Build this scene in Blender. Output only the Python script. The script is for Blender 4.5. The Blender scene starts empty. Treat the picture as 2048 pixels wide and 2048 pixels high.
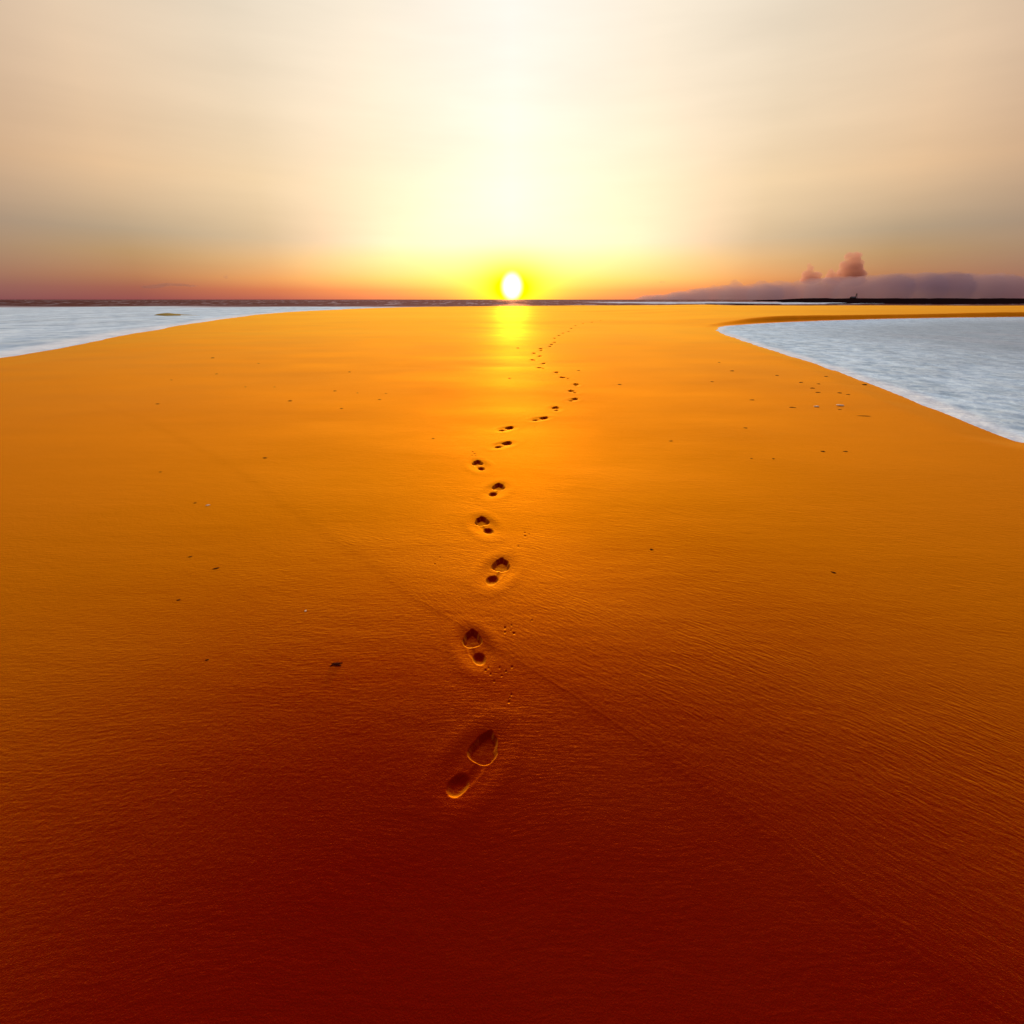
import bpy, math, random
import numpy as np
R = math.radians
random.seed(7); np.random.seed(7)
S = bpy.context.scene
COL = S.collection

# ------------------------------------------------------------------ camera
F_PX = 483.0; HOR = 299.5; EYE = 1.5
TILT = math.atan((512 - HOR) / F_PX)
cam_d = bpy.data.cameras.new('camera')
cam_d.sensor_fit = 'HORIZONTAL'; cam_d.sensor_width = 36.0
cam_d.lens = 36.0 * F_PX / 1024.0
cam_d.clip_start = 0.05; cam_d.clip_end = 80000
cam = bpy.data.objects.new('camera', cam_d); COL.objects.link(cam)
cam.location = (0, 0, EYE); cam.rotation_euler = (math.pi / 2 - TILT, 0, 0)
S.camera = cam

# ------------------------------------------------------------------ exposure, render
S.view_settings.view_transform = 'Standard'
S.view_settings.look = 'None'
S.view_settings.exposure = 0.0
S.view_settings.gamma = 1.0
S.cycles.use_denoising = True
S.cycles.max_bounces = 6
S.cycles.diffuse_bounces = 3
S.cycles.glossy_bounces = 3
S.cycles.transparent_max_bounces = 8
S.cycles.volume_bounces = 2
S.cycles.sample_clamp_indirect = 6

def lin(c):
    o = []
    for v in c:
        v = v / 255.0
        o.append(v / 12.92 if v <= 0.04045 else ((v + 0.055) / 1.055) ** 2.4)
    return tuple(o) + (1.0,)

# ------------------------------------------------------------------ world
SUN_EL = 1.3
W = bpy.data.worlds.new('World'); S.world = W; W.use_nodes = True
nt = W.node_tree; nt.nodes.clear()
class NG:
    def __init__(s, tree): s.t = tree
    def n(s, kind, **kw):
        x = s.t.nodes.new(kind)
        for k, v in kw.items(): setattr(x, k, v)
        return x
    def put(s, sock, v):
        if hasattr(v, 'is_linked') or isinstance(v, bpy.types.NodeSocket): s.t.links.new(v, sock)
        elif v is not None: sock.default_value = v
    def m(s, op, a, b=None, c=None, clamp=False):
        x = s.n('ShaderNodeMath', operation=op); x.use_clamp = clamp
        s.put(x.inputs[0], a)
        if b is not None: s.put(x.inputs[1], b)
        if c is not None: s.put(x.inputs[2], c)
        return x.outputs[0]
    def mix(s, f, a, b):
        x = s.n('ShaderNodeMix', data_type='RGBA'); x.clamp_factor = True
        s.put(x.inputs[0], f); s.put(x.inputs[6], a); s.put(x.inputs[7], b)
        return x.outputs[2]
    def ramp(s, f, stops, interp='LINEAR'):
        x = s.n('ShaderNodeValToRGB'); x.color_ramp.interpolation = interp
        e = x.color_ramp.elements
        e[0].position, e[0].color = stops[0]
        e[1].position, e[1].color = stops[-1]
        for p, c in stops[1:-1]:
            q = e.new(p); q.color = c
        s.put(x.inputs[0], f); return x.outputs[0]
    def ss(s, v, a, b):
        x = s.n('ShaderNodeMapRange', interpolation_type='SMOOTHSTEP')
        s.put(x.inputs[0], v); x.inputs[1].default_value = a; x.inputs[2].default_value = b
        return x.outputs[0]
    def lerp(s, v, a, b, lo=0.0, hi=1.0):
        x = s.n('ShaderNodeMapRange')
        s.put(x.inputs[0], v); x.inputs[1].default_value = a; x.inputs[2].default_value = b
        x.inputs[3].default_value = lo; x.inputs[4].default_value = hi
        return x.outputs[0]
    def noise(s, vec, scale, detail=2.0, rough=0.5, dist=0.0):
        x = s.n('ShaderNodeTexNoise'); s.put(x.inputs['Vector'], vec)
        x.inputs['Scale'].default_value = scale; x.inputs['Detail'].default_value = detail
        x.inputs['Roughness'].default_value = rough; x.inputs['Distortion'].default_value = dist
        return x.outputs[0]
    def mapping(s, vec, loc=(0,0,0), rot=(0,0,0), sc=(1,1,1)):
        x = s.n('ShaderNodeMapping', vector_type='TEXTURE'); s.put(x.inputs[0], vec); sc = tuple(1 / v for v in sc)
        x.inputs[1].default_value = loc; x.inputs[2].default_value = rot; x.inputs[3].default_value = sc
        return x.outputs[0]
g = NG(nt)
tc = g.n('ShaderNodeTexCoord').outputs['Generated']
sep = g.n('ShaderNodeSeparateXYZ'); nt.links.new(tc, sep.inputs[0])
dx, dy, dz = sep.outputs
DEG = 180 / math.pi
el = g.m('MULTIPLY', g.m('ARCSINE', dz), DEG)
az = g.m('MULTIPLY', g.m('ABSOLUTE', g.m('ARCTAN2', dx, dy)), DEG)
elp = g.m('MAXIMUM', el, 0.0)
tt = g.m('POWER', g.m('DIVIDE', elp, 90.0), 0.5)      # finer near the horizon
def P(e): return math.sqrt(e / 90.0)
def rmp(lst, sub=(0.0, 0.0, 0.0)):
    k = lambda c: tuple(max(v - w, 0.0) for v, w in zip(lin(c), sub)) + (1.0,)
    return g.ramp(tt, [(P(e), (c if isinstance(c[0], float) else k(c))) for e, c in lst])
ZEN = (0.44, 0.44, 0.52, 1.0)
F0 = (4.2, 4.2, 4.4, 1.0)  # sky above the view, brightness added to light the sand and water
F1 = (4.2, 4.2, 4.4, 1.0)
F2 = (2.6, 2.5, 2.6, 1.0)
F3 = (0.30, 0.13, 0.09, 1.0)  # out-of-view side sky dimmed and reddened so the sand's sides darken
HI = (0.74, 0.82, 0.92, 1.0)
skies = [
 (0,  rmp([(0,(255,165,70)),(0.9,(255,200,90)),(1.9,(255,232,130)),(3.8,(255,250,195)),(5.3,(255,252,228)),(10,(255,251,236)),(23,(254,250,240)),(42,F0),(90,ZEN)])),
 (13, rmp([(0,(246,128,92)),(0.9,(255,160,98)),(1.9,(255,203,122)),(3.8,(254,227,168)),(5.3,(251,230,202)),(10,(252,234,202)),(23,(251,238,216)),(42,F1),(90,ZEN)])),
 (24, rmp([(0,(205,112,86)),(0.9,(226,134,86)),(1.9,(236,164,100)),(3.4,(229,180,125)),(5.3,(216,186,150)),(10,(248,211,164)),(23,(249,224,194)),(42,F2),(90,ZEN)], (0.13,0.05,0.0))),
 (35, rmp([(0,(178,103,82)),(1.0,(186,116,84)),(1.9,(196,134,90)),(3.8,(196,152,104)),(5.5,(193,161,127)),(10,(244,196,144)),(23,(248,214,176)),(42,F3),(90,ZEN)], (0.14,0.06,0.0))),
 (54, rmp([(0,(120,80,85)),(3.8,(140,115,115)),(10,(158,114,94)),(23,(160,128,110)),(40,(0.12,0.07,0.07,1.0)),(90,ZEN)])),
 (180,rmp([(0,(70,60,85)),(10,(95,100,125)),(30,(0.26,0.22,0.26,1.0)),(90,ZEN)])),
]
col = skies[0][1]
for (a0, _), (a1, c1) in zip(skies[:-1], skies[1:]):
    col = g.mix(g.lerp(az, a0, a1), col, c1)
# warm veil of light round the low sun: yellow halo, then the white disc
def gauss(su, sv, cu, cv):
    a = g.m('DIVIDE', g.m('SUBTRACT', az, cu), su); b = g.m('DIVIDE', g.m('SUBTRACT', el, cv), sv)
    r2 = g.m('ADD', g.m('MULTIPLY', a, a), g.m('MULTIPLY', b, b))
    return g.m('EXPONENT', g.m('MULTIPLY', r2, -1.0))
col = g.mix(g.m('MULTIPLY', gauss(5.0, 3.3, 0, 1.6), 0.62), col, (1.0, 0.96, 0.22, 1))
halo = g.m('MULTIPLY', gauss(3.6, 2.3, 0, 1.1), 1.25, clamp=True)
col = g.mix(halo, col, (1.15, 1.05, 0.0, 1))
core = g.ss(gauss(1.0, 1.25, 0, SUN_EL), 0.15, 0.65)
col = g.mix(core, col, (1.8, 1.7, 1.5, 1))
# thin uneven haze, drawn out level with the horizon
hz = g.noise(g.mapping(tc, sc=(2.2, 2.2, 16)), 1.0, 4, 0.55)
hazev = g.n('ShaderNodeVectorMath', operation='SCALE'); g.put(hazev.inputs[0], col); g.put(hazev.inputs['Scale'], g.lerp(hz, 0.3, 0.7, 0.95, 1.05))
col = hazev.outputs[0]
# the physical sky adds its own low-sun tint
sky = g.n('ShaderNodeTexSky'); sky.sky_type = 'NISHITA'; sky.sun_disc = False
sky.sun_elevation = R(SUN_EL); sky.sun_rotation = 0.0
sky.dust_density = 2.0; sky.altitude = 0
bg1 = g.n('ShaderNodeBackground'); g.put(bg1.inputs[0], sky.outputs[0]); bg1.inputs[1].default_value = 0.05
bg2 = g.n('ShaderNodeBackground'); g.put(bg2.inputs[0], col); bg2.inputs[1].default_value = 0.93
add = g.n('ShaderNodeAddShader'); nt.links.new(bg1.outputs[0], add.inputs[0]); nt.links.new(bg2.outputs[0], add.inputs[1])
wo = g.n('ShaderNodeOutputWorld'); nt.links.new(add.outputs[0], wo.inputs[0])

# ------------------------------------------------------------------ sun
LAMP_EL = 3.2
sd = bpy.data.lights.new('sun', 'SUN'); sd.energy = 2.0; sd.angle = R(3.0); sd.color = (1.0, 0.68, 0.24)
sun = bpy.data.objects.new('sun', sd); COL.objects.link(sun)
sun.rotation_euler = (R(90 - LAMP_EL), 0, math.pi)     # light comes from +Y, just above the horizon
sun.location = (0, 50, 20)

# ------------------------------------------------------------------ helpers
def ray(px, py):                                       # a pixel of the 2048 photograph as a ray
    u = px / 2 - 512; v = py / 2 - 512
    c, s = math.cos(TILT), math.sin(TILT)
    return u, F_PX * c - v * s, -(F_PX * s + v * c)
def gnd(px, py, z=0.0):
    x, y, d = ray(px, py); k = (EYE - z) / -d
    return (x * k, y * k)
def at_dist(px, py, Y):
    x, y, d = ray(px, py); k = Y / y
    return (x * k, Y, EYE + d * k)
def tag(o, label=None, cat=None, group=None, kind=None):
    if label: o['label'] = label
    if cat: o['category'] = cat
    if group: o['group'] = group
    if kind: o['kind'] = kind
    return o
def mesh_obj(name, verts, faces, mat, parent=None, smooth=True):
    me = bpy.data.meshes.new(name)
    verts = np.asarray(verts, dtype=np.float32)
    if isinstance(faces, np.ndarray):
        nf = len(faces)
        me.vertices.add(len(verts)); me.vertices.foreach_set('co', verts.ravel())
        me.loops.add(nf * 4); me.loops.foreach_set('vertex_index', faces.astype(np.int32).ravel())
        me.polygons.add(nf); me.polygons.foreach_set('loop_start', np.arange(0, nf * 4, 4, dtype=np.int32))
        me.update(calc_edges=True)
    else:
        me.from_pydata([tuple(map(float, v)) for v in verts], [], faces); me.update()
    me.polygons.foreach_set('use_smooth', np.full(len(me.polygons), smooth))
    me.materials.append(mat)
    o = bpy.data.objects.new(name, me); COL.objects.link(o)
    if parent: o.parent = parent
    return o
def fattr(me, name, arr):
    a = me.attributes.new(name, 'FLOAT', 'POINT'); a.data.foreach_set('value', np.asarray(arr, dtype=np.float32))
def sstep(x, a, b):
    t = np.clip((x - a) / (b - a), 0, 1); return t * t * (3 - 2 * t)
# smooth value noise in numpy
_tab = np.random.RandomState(3).rand(256, 256)
def vnoise(x, y, seed=0):
    x = x + seed * 17.3; y = y + seed * 9.7
    xi = np.floor(x).astype(int); yi = np.floor(y).astype(int); fx = x - xi; fy = y - yi
    fx = fx * fx * (3 - 2 * fx); fy = fy * fy * (3 - 2 * fy)
    T = lambda a, b: _tab[a & 255, b & 255]
    return (T(xi, yi) * (1 - fx) + T(xi + 1, yi) * fx) * (1 - fy) + (T(xi, yi + 1) * (1 - fx) + T(xi + 1, yi + 1) * fx) * fy - 0.5
def seg_dist(px, py, pts, closed=False):
    d = np.full(px.shape, 1e9)
    n = len(pts)
    for i in range(n if closed else n - 1):
        ax, ay = pts[i]; bx, by = pts[(i + 1) % n]
        vx, vy = bx - ax, by - ay; L = vx * vx + vy * vy + 1e-12
        t = np.clip(((px - ax) * vx + (py - ay) * vy) / L, 0, 1)
        d = np.minimum(d, np.hypot(px - ax - t * vx, py - ay - t * vy))
    return d
def inside(px, py, pts):
    r = np.zeros(px.shape, bool); n = len(pts); j = n - 1
    for i in range(n):
        xi, yi = pts[i]; xj, yj = pts[j]
        if yi != yj:
            c = ((yi > py) != (yj > py)) & (px < (xj - xi) * (py - yi) / (yj - yi) + xi)
            r ^= c
        j = i
    return r
def smooth_poly(pts, it=2, closed=False):
    for _ in range(it):
        q = [] if closed else [pts[0]]
        n = len(pts)
        for i in range(n if closed else n - 1):
            a, b = pts[i], pts[(i + 1) % n]
            q += [(a[0] * .75 + b[0] * .25, a[1] * .75 + b[1] * .25), (a[0] * .25 + b[0] * .75, a[1] * .25 + b[1] * .75)]
        if not closed: q.append(pts[-1])
        pts = q
    return pts

# ------------------------------------------------------------------ materials
def new_mat(name):
    m = bpy.data.materials.new(name); m.use_nodes = True; m.node_tree.nodes.clear()
    q = NG(m.node_tree); out = q.n('ShaderNodeOutputMaterial'); return m, q, out
def attr(q, name):
    a = q.n('ShaderNodeAttribute'); a.attribute_name = name; return a.outputs['Fac']

def sand_material():
    m, q, out = new_mat('wet_sand')
    pos = q.n('ShaderNodeNewGeometry').outputs['Position']
    zone = attr(q, 'zone'); wet = attr(q, 'wet'); fine = attr(q, 'fine')
    warp = q.n('ShaderNodeTexNoise'); q.put(warp.inputs['Vector'], pos); warp.inputs['Scale'].default_value = 0.9; warp.inputs['Detail'].default_value = 2
    wv = q.n('ShaderNodeVectorMath', operation='MULTIPLY_ADD'); q.put(wv.inputs[0], warp.outputs[1]); wv.inputs[1].default_value = (0.25, 0.25, 0); q.put(wv.inputs[2], pos)
    w2 = q.n('ShaderNodeTexNoise'); q.put(w2.inputs['Vector'], pos); w2.inputs['Scale'].default_value = 9; w2.inputs['Detail'].default_value = 2
    wv2 = q.n('ShaderNodeVectorMath', operation='MULTIPLY_ADD'); q.put(wv2.inputs[0], w2.outputs[1]); wv2.inputs[1].default_value = (0.025, 0.025, 0); q.put(wv2.inputs[2], wv.outputs[0])
    vec = wv2.outputs[0]
    # stretched noise gives broken ripple crests: oblique on the right, level on the left
    rA1 = q.noise(q.mapping(vec, rot=(0, 0, R(-40)), sc=(12, 75, 1)), 1.0, 1.5, 0.5)
    rA2 = q.noise(q.mapping(vec, rot=(0, 0, R(-19)), sc=(10, 60, 1)), 1.0, 1.5, 0.5)
    yy = q.n('ShaderNodeSeparateXYZ'); q.put(yy.inputs[0], vec)
    kk = q.ss(q.m('MULTIPLY_ADD', warp.outputs[0], 2.5, yy.outputs[1]), 2.6, 4.8)
    rA = q.m('ADD', q.m('MULTIPLY', rA1, q.m('SUBTRACT', 1.0, kk)), q.m('MULTIPLY', rA2, kk))
    rB = q.noise(q.mapping(vec, rot=(0, 0, R(2)), sc=(14, 85, 1)), 1.0, 1.5, 0.5)
    rip = q.m('ADD', q.m('MULTIPLY', rA, zone), q.m('MULTIPLY', q.m('MULTIPLY', rB, 0.6), q.m('SUBTRACT', 1.0, zone)))
    patch = q.ss(q.noise(pos, 1.3, 2), 0.3, 0.65)
    grain = q.noise(pos, 260, 2, 0.6)
    lump = q.noise(pos, 55, 3, 0.6)
    far = q.noise(q.mapping(pos, sc=(0.35, 1.6, 1)), 1.0, 4, 0.55)
    h = q.m('MULTIPLY', q.m('MULTIPLY', rip, q.lerp(patch, 0, 1, 0.3, 1.0)), 0.0026)
    h = q.m('MULTIPLY_ADD', grain, 0.0011, h)
    h = q.m('MULTIPLY_ADD', lump, 0.0016, h)
    h = q.m('MULTIPLY', h, fine)
    h = q.m('MULTIPLY_ADD', q.noise(q.mapping(vec, rot=(0, 0, R(-12)), sc=(4, 12, 1)), 1.0, 3, 0.6), 0.0016, h)
    h = q.m('MULTIPLY_ADD', far, 0.006, h)
    b = q.n('ShaderNodeBump'); b.inputs['Strength'].default_value = 1.0; b.inputs['Distance'].default_value = 1.0
    q.put(b.inputs['Height'], h)
    var = q.noise(q.mapping(pos, sc=(0.5, 1.1, 1)), 0.6, 5, 0.55)
    c1 = q.mix(q.ss(var, 0.3, 0.7), (0.185, 0.0020, 0.0002, 1), (0.225, 0.0040, 0.0003, 1))
    c1 = q.mix(q.m('MULTIPLY', q.ss(grain, 0.5, 0.75), 0.35), c1, (0.24, 0.018, 0.002, 1))
    c1 = q.mix(wet, c1, (0.05, 0.035, 0.006, 1))
    dif = q.n('ShaderNodeBsdfDiffuse'); q.put(dif.inputs[0], c1); dif.inputs[1].default_value = 0.6; q.put(dif.inputs['Normal'], b.outputs[0])
    lw = q.n('ShaderNodeLayerWeight'); lw.inputs[0].default_value = 0.5; q.put(lw.inputs['Normal'], b.outputs[0])
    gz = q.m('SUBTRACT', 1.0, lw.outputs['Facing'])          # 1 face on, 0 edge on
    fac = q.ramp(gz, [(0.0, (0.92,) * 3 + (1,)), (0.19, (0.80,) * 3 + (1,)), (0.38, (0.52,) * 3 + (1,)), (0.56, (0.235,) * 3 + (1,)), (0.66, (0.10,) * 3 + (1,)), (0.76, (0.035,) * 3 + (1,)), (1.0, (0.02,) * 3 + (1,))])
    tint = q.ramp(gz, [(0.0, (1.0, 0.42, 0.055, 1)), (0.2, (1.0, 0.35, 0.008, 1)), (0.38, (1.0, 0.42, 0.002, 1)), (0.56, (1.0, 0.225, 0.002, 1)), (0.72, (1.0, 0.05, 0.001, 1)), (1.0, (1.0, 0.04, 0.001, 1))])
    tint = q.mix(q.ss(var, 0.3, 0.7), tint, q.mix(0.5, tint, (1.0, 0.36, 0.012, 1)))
    gl = q.n('ShaderNodeBsdfGlossy'); gl.distribution = 'MULTI_GGX'; q.put(gl.inputs[0], tint)
    q.put(gl.inputs['Roughness'], q.m('SUBTRACT', q.lerp(var, 0.3, 0.7, 0.72, 0.62), q.m('MULTIPLY', wet, 0.3)))
    q.put(gl.inputs['Normal'], b.outputs[0])
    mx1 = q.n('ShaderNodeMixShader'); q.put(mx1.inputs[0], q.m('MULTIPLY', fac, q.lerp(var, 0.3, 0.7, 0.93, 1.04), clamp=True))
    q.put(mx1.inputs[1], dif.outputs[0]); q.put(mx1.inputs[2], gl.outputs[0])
    # thin film of water, seen only at a glancing angle
    f2 = q.n('ShaderNodeLayerWeight'); f2.inputs[0].default_value = 0.5
    film = q.ramp(q.m('SUBTRACT', 1.0, f2.outputs['Facing']), [(0.0, (0.30,) * 3 + (1,)), (0.04, (0.20,) * 3 + (1,)), (0.08, (0.05,) * 3 + (1,)), (0.16, (0.0,) * 3 + (1,)), (1.0, (0.0,) * 3 + (1,))])
    g2 = q.n('ShaderNodeBsdfGlossy'); g2.distribution = 'GGX'; g2.inputs[0].default_value = (1.0, 0.66, 0.035, 1)
    g2.inputs['Roughness'].default_value = 0.5
    mx = q.n('ShaderNodeMixShader'); q.put(mx.inputs[0], film)
    q.put(mx.inputs[1], mx1.outputs[0]); q.put(mx.inputs[2], g2.outputs[0])
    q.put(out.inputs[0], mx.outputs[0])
    return m
SAND = sand_material()

def water_material(name, deep, pale, rough, bump, bscale, stretch, dark_spec, sheen, tone):
    m, q, out = new_mat(name)
    pos = q.n('ShaderNodeNewGeometry').outputs['Position']
    pa = attr(q, 'pale')
    n1 = q.noise(q.mapping(pos, sc=stretch), bscale, 4, 0.6)
    n2 = q.noise(q.mapping(pos, sc=(stretch[0], stretch[1] * 1.6, 1)), bscale * 3.1, 3, 0.6)
    h = q.m('MULTIPLY_ADD', n2, 0.5, n1)
    foam = attr(q, 'foam')
    bm = q.n('ShaderNodeBump'); bm.inputs['Distance'].default_value = bump; bm.inputs['Strength'].default_value = 1.0
    q.put(bm.inputs['Height'], h)
    crest = q.ss(q.noise(q.mapping(pos, sc=(0.22, 0.035, 1)), 1.0, 3, 0.65), 0.52, 0.64)
    pv = q.mix(q.ss(n1, 0.38, 0.62), pale, tuple(v * tone for v in pale[:3]) + (1,))
    dv = q.mix(q.m('MULTIPLY', crest, 0.55), deep, (0.42, 0.40, 0.42, 1))
    c = q.mix(foam, q.mix(pa, dv, pv), (1.0, 1.0, 0.97, 1))
    dif = q.n('ShaderNodeBsdfDiffuse'); q.put(dif.inputs[0], c); q.put(dif.inputs['Normal'], bm.outputs[0])
    gl = q.n('ShaderNodeBsdfGlossy'); q.put(gl.inputs[0], (0.8, 0.86, 0.95, 1)); q.put(gl.inputs['Roughness'], q.lerp(pa, 0, 1, rough, 0.75)); gl.distribution = 'MULTI_GGX'; q.put(gl.inputs[0], q.mix(pa, sheen, q.mix(q.ss(n2, 0.36, 0.58), (0.40, 0.54, 0.66, 1), (0.80, 0.93, 1.0, 1))))
    q.put(gl.inputs['Normal'], bm.outputs[0])
    fr = q.n('ShaderNodeFresnel'); fr.inputs[0].default_value = 1.33; q.put(fr.inputs['Normal'], bm.outputs[0])
    f = q.mix(pa, q.m('MULTIPLY', q.m('MINIMUM', fr.outputs[0], 0.6), dark_spec * 0.7), (0.5, 0.5, 0.5, 1))
    f = q.mix(foam, f, (0.25, 0.25, 0.25, 1))
    mx = q.n('ShaderNodeMixShader'); q.put(mx.inputs[0], f); q.put(mx.inputs[1], dif.outputs[0]); q.put(mx.inputs[2], gl.outputs[0])
    q.put(out.inputs[0], mx.outputs[0]); return m
SEA = water_material('sea_water', (0.035, 0.006, 0.005, 1), (0.76, 0.91, 1.0, 1), 0.45, 0.35, 0.22, (1, 0.5, 1), 0.28, (1.0, 0.5, 0.42, 1), 0.7)
LAG = water_material('lagoon_water', (0.26, 0.33, 0.38, 1), (0.70, 0.88, 1.0, 1), 0.45, 0.12, 1.2, (1, 0.45, 1), 0.8, (0.62, 0.72, 0.80, 1), 0.6)

def simple(name, c, rough=0.8, spec=0.3, var=0.35, scale=30, bump=0.0):
    m, q, out = new_mat(name)
    p = q.n('ShaderNodeBsdfPrincipled')
    pos = q.n('ShaderNodeTexCoord').outputs['Object']
    nz = q.noise(pos, scale, 4, 0.6)
    d = tuple(v * (1 - var) for v in c[:3]) + (1,)
    q.put(p.inputs['Base Color'], q.mix(nz, d, tuple(min(1, v * (1 + var)) for v in c[:3]) + (1,)))
    p.inputs['Roughness'].default_value = rough; p.inputs['Specular IOR Level'].default_value = spec
    if bump:
        b = q.n('ShaderNodeBump'); b.inputs['Distance'].default_value = bump; q.put(b.inputs['Height'], nz); q.put(p.inputs['Normal'], b.outputs[0])
    q.put(out.inputs[0], p.outputs[0]); return m

# ------------------------------------------------------------------ shore outlines on the ground
WZ = -0.06
shore_px = [(0, 712), (150, 684), (299, 659), (396, 643.5), (459, 635), (514, 628.5), (580, 623.5), (633, 620.3), (712, 617), (765, 615.2),
            (850, 613.4), (1024, 612), (1290, 610.4), (1425, 610.0), (1500, 611.5), (1600, 611.8), (1748, 611.4), (2048, 611.2)]
shore = [gnd(x, y, WZ) for x, y in shore_px]
land = [(-13.5, -2500), (-13.5, 0)] + smooth_poly(shore, 2) + [(4000, shore[-1][1]), (4000, -2500)]
lag_px = [(2048, 634.0), (1900, 635.5), (1748, 638.5), (1650, 641.5), (1600, 643.5), (1550, 645.5), (1510, 648), (1470, 650.5), (1448, 653), (1438, 658),
          (1446, 666), (1475, 676), (1520, 690.5), (1570, 706), (1620, 722), (1660, 735), (1700, 748), (1748, 766), (1850, 806), (2048, 882)]
lag = [gnd(x, y, WZ) for x, y in lag_px]
e0 = lag[-1]
lagoon = [(300, lag[0][1] + 30)] + smooth_poly(lag, 2) + [(e0[0] + 9, e0[1] - 1.5), (300, e0[1] - 10)]
TIP = gnd(1438, 658, WZ)

# swash mark
mark = smooth_poly([gnd(x, y) for x, y in [(150, 790), (299, 845), (369, 880), (459, 930), (515, 965), (543, 990), (601, 1030), (702, 1100), (729, 1113), (812, 1184),
        (874, 1218), (930, 1252), (975, 1285), (1031, 1313), (1095, 1355), (1170, 1400), (1400, 1560), (1800, 1900), (2300, 2200)]], 1)

# ------------------------------------------------------------------ features pressed into the sand
FOOT_ORD = ['nearest', 'second nearest', 'third nearest', 'fourth nearest', 'fifth nearest', 'sixth nearest', 'seventh nearest', 'eighth nearest', 'ninth nearest', 'tenth nearest']
prints = [ # forefoot px, heel px, side (-1 left foot, +1 right foot), label
 ((968, 1497), (915, 1566), 1, 'deep bare footprint nearest the viewer, its heel cut into dark red shadow'),
 ((943, 1277), (959, 1314), -1, 'second nearest footprint, left foot with round heel pit and broad toes pointing up left'),
 ((1003, 1129), (983, 1158), 1, 'third nearest footprint, right foot with scalloped toe edge pointing up right'),
 ((963, 1042), (977, 1060), -1, 'fourth nearest footprint, left foot with dark triangular toe pit'),
 ((998, 973), (985, 988), 1, 'fifth nearest footprint, right foot with a peaked toe pit and small heel'),
 ((954, 926), (963, 937), -1, 'sixth nearest footprint, left foot below a scatter of kicked specks'),
 ((1015, 886.5), (995, 894), 1, 'seventh nearest footprint, dark toe pit with thin heel trailing to the left'),
 ((1019, 856), (1003, 861), 1, 'eighth nearest footprint, one long thin slanting slot'),
 ((1088, 836), (1070, 840), 1, 'ninth nearest footprint, black toe pit with slim heel beside it on the left'),
 ((1110, 814.5), (1113, 821), -1, 'tenth nearest footprint, compact dark pit where the trail swings right'),
 ((1152, 798), (1139, 801.5), 1, 'eleventh footprint up the trail, toe pit with faint heel to the left'),
 ((1141, 782), (1151, 785.5), -1, 'twelfth footprint up the trail, flat dark oval near the rightmost bend'),
 ((1154, 767.5), (1150, 773), 1, 'thirteenth footprint up the trail, rightmost print at the outer bend'),
 ((1123, 755.5), (1137, 757.5), -1, 'fourteenth footprint up the trail, long thin dash just above the bend'),
 ((1112, 744.5), (1115, 747.5), -1, 'fifteenth footprint up the trail, short dark dash'),
 ((1075, 735.5), (1090, 737.5), -1, 'sixteenth footprint up the trail, thin dash trailing to the right'),
 ((1089, 726.5), (1084, 728.5), 1, 'seventeenth footprint up the trail, small dark dash right of its neighbours'),
 ((1064, 719.5), (1069, 721), -1, 'eighteenth footprint up the trail, small dash at the left bend'),
 ((1081, 712), (1077, 713.5), 1, 'nineteenth footprint up the trail, faint brown dash'),
 ((1067, 706), (1070, 707.5), -1, 'twentieth footprint up the trail, faint dash nearest the glare'),
 ((1083, 700), (1081, 702), 1, 'twenty-first footprint up the trail, faint brown speck'),
 ((1081, 697), (1083, 698), -1, 'twenty-second footprint, speck just above its twin'),
 ((1101, 692), (1098, 693.5), 1, 'twenty-third footprint, brown speck where the trail turns right again'),
 ((1104, 688), (1102, 689.5), 1, 'twenty-fourth footprint, brown speck in the far trail'),
 ((1110, 684), (1107, 685), 1, 'twenty-fifth footprint, wider brown speck in the far trail'),
 ((1110, 675.5), (1109, 677), 1, 'twenty-sixth footprint, tan speck climbing right of the glare'),
 ((1119, 670), (1117, 671), 1, 'twenty-seventh footprint, tan speck in the far diagonal run'),
 ((1127, 665), (1125, 666), 1, 'twenty-eighth footprint, slightly wider tan speck'),
 ((1138, 661), (1136, 662), 1, 'twenty-ninth footprint, tan speck of the far diagonal run'),
 ((1144, 655), (1142, 656), 1, 'thirtieth footprint, blurred tan speck'),
 ((1152, 650), (1150, 651), 1, 'thirty-first footprint, last distinct speck before the trail flattens'),
 ((1168, 646.3), (1166, 647), 1, 'faint far footprint, first after the trail flattens right'),
 ((1185, 644.6), (1183, 645), 1, 'faint far footprint, second after the trail flattens right'),
 ((1203, 642.0), (1200, 642.5), 1, 'faint far footprint, third after the trail flattens right'),
 ((1233, 638.2), (1230, 638.6), 1, 'farthest footprint, faint tan speck below the surf line'),
]
feats = []   # dict(cx, cy, r, fn(s,t)->(dz, w), name, ...)
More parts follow.
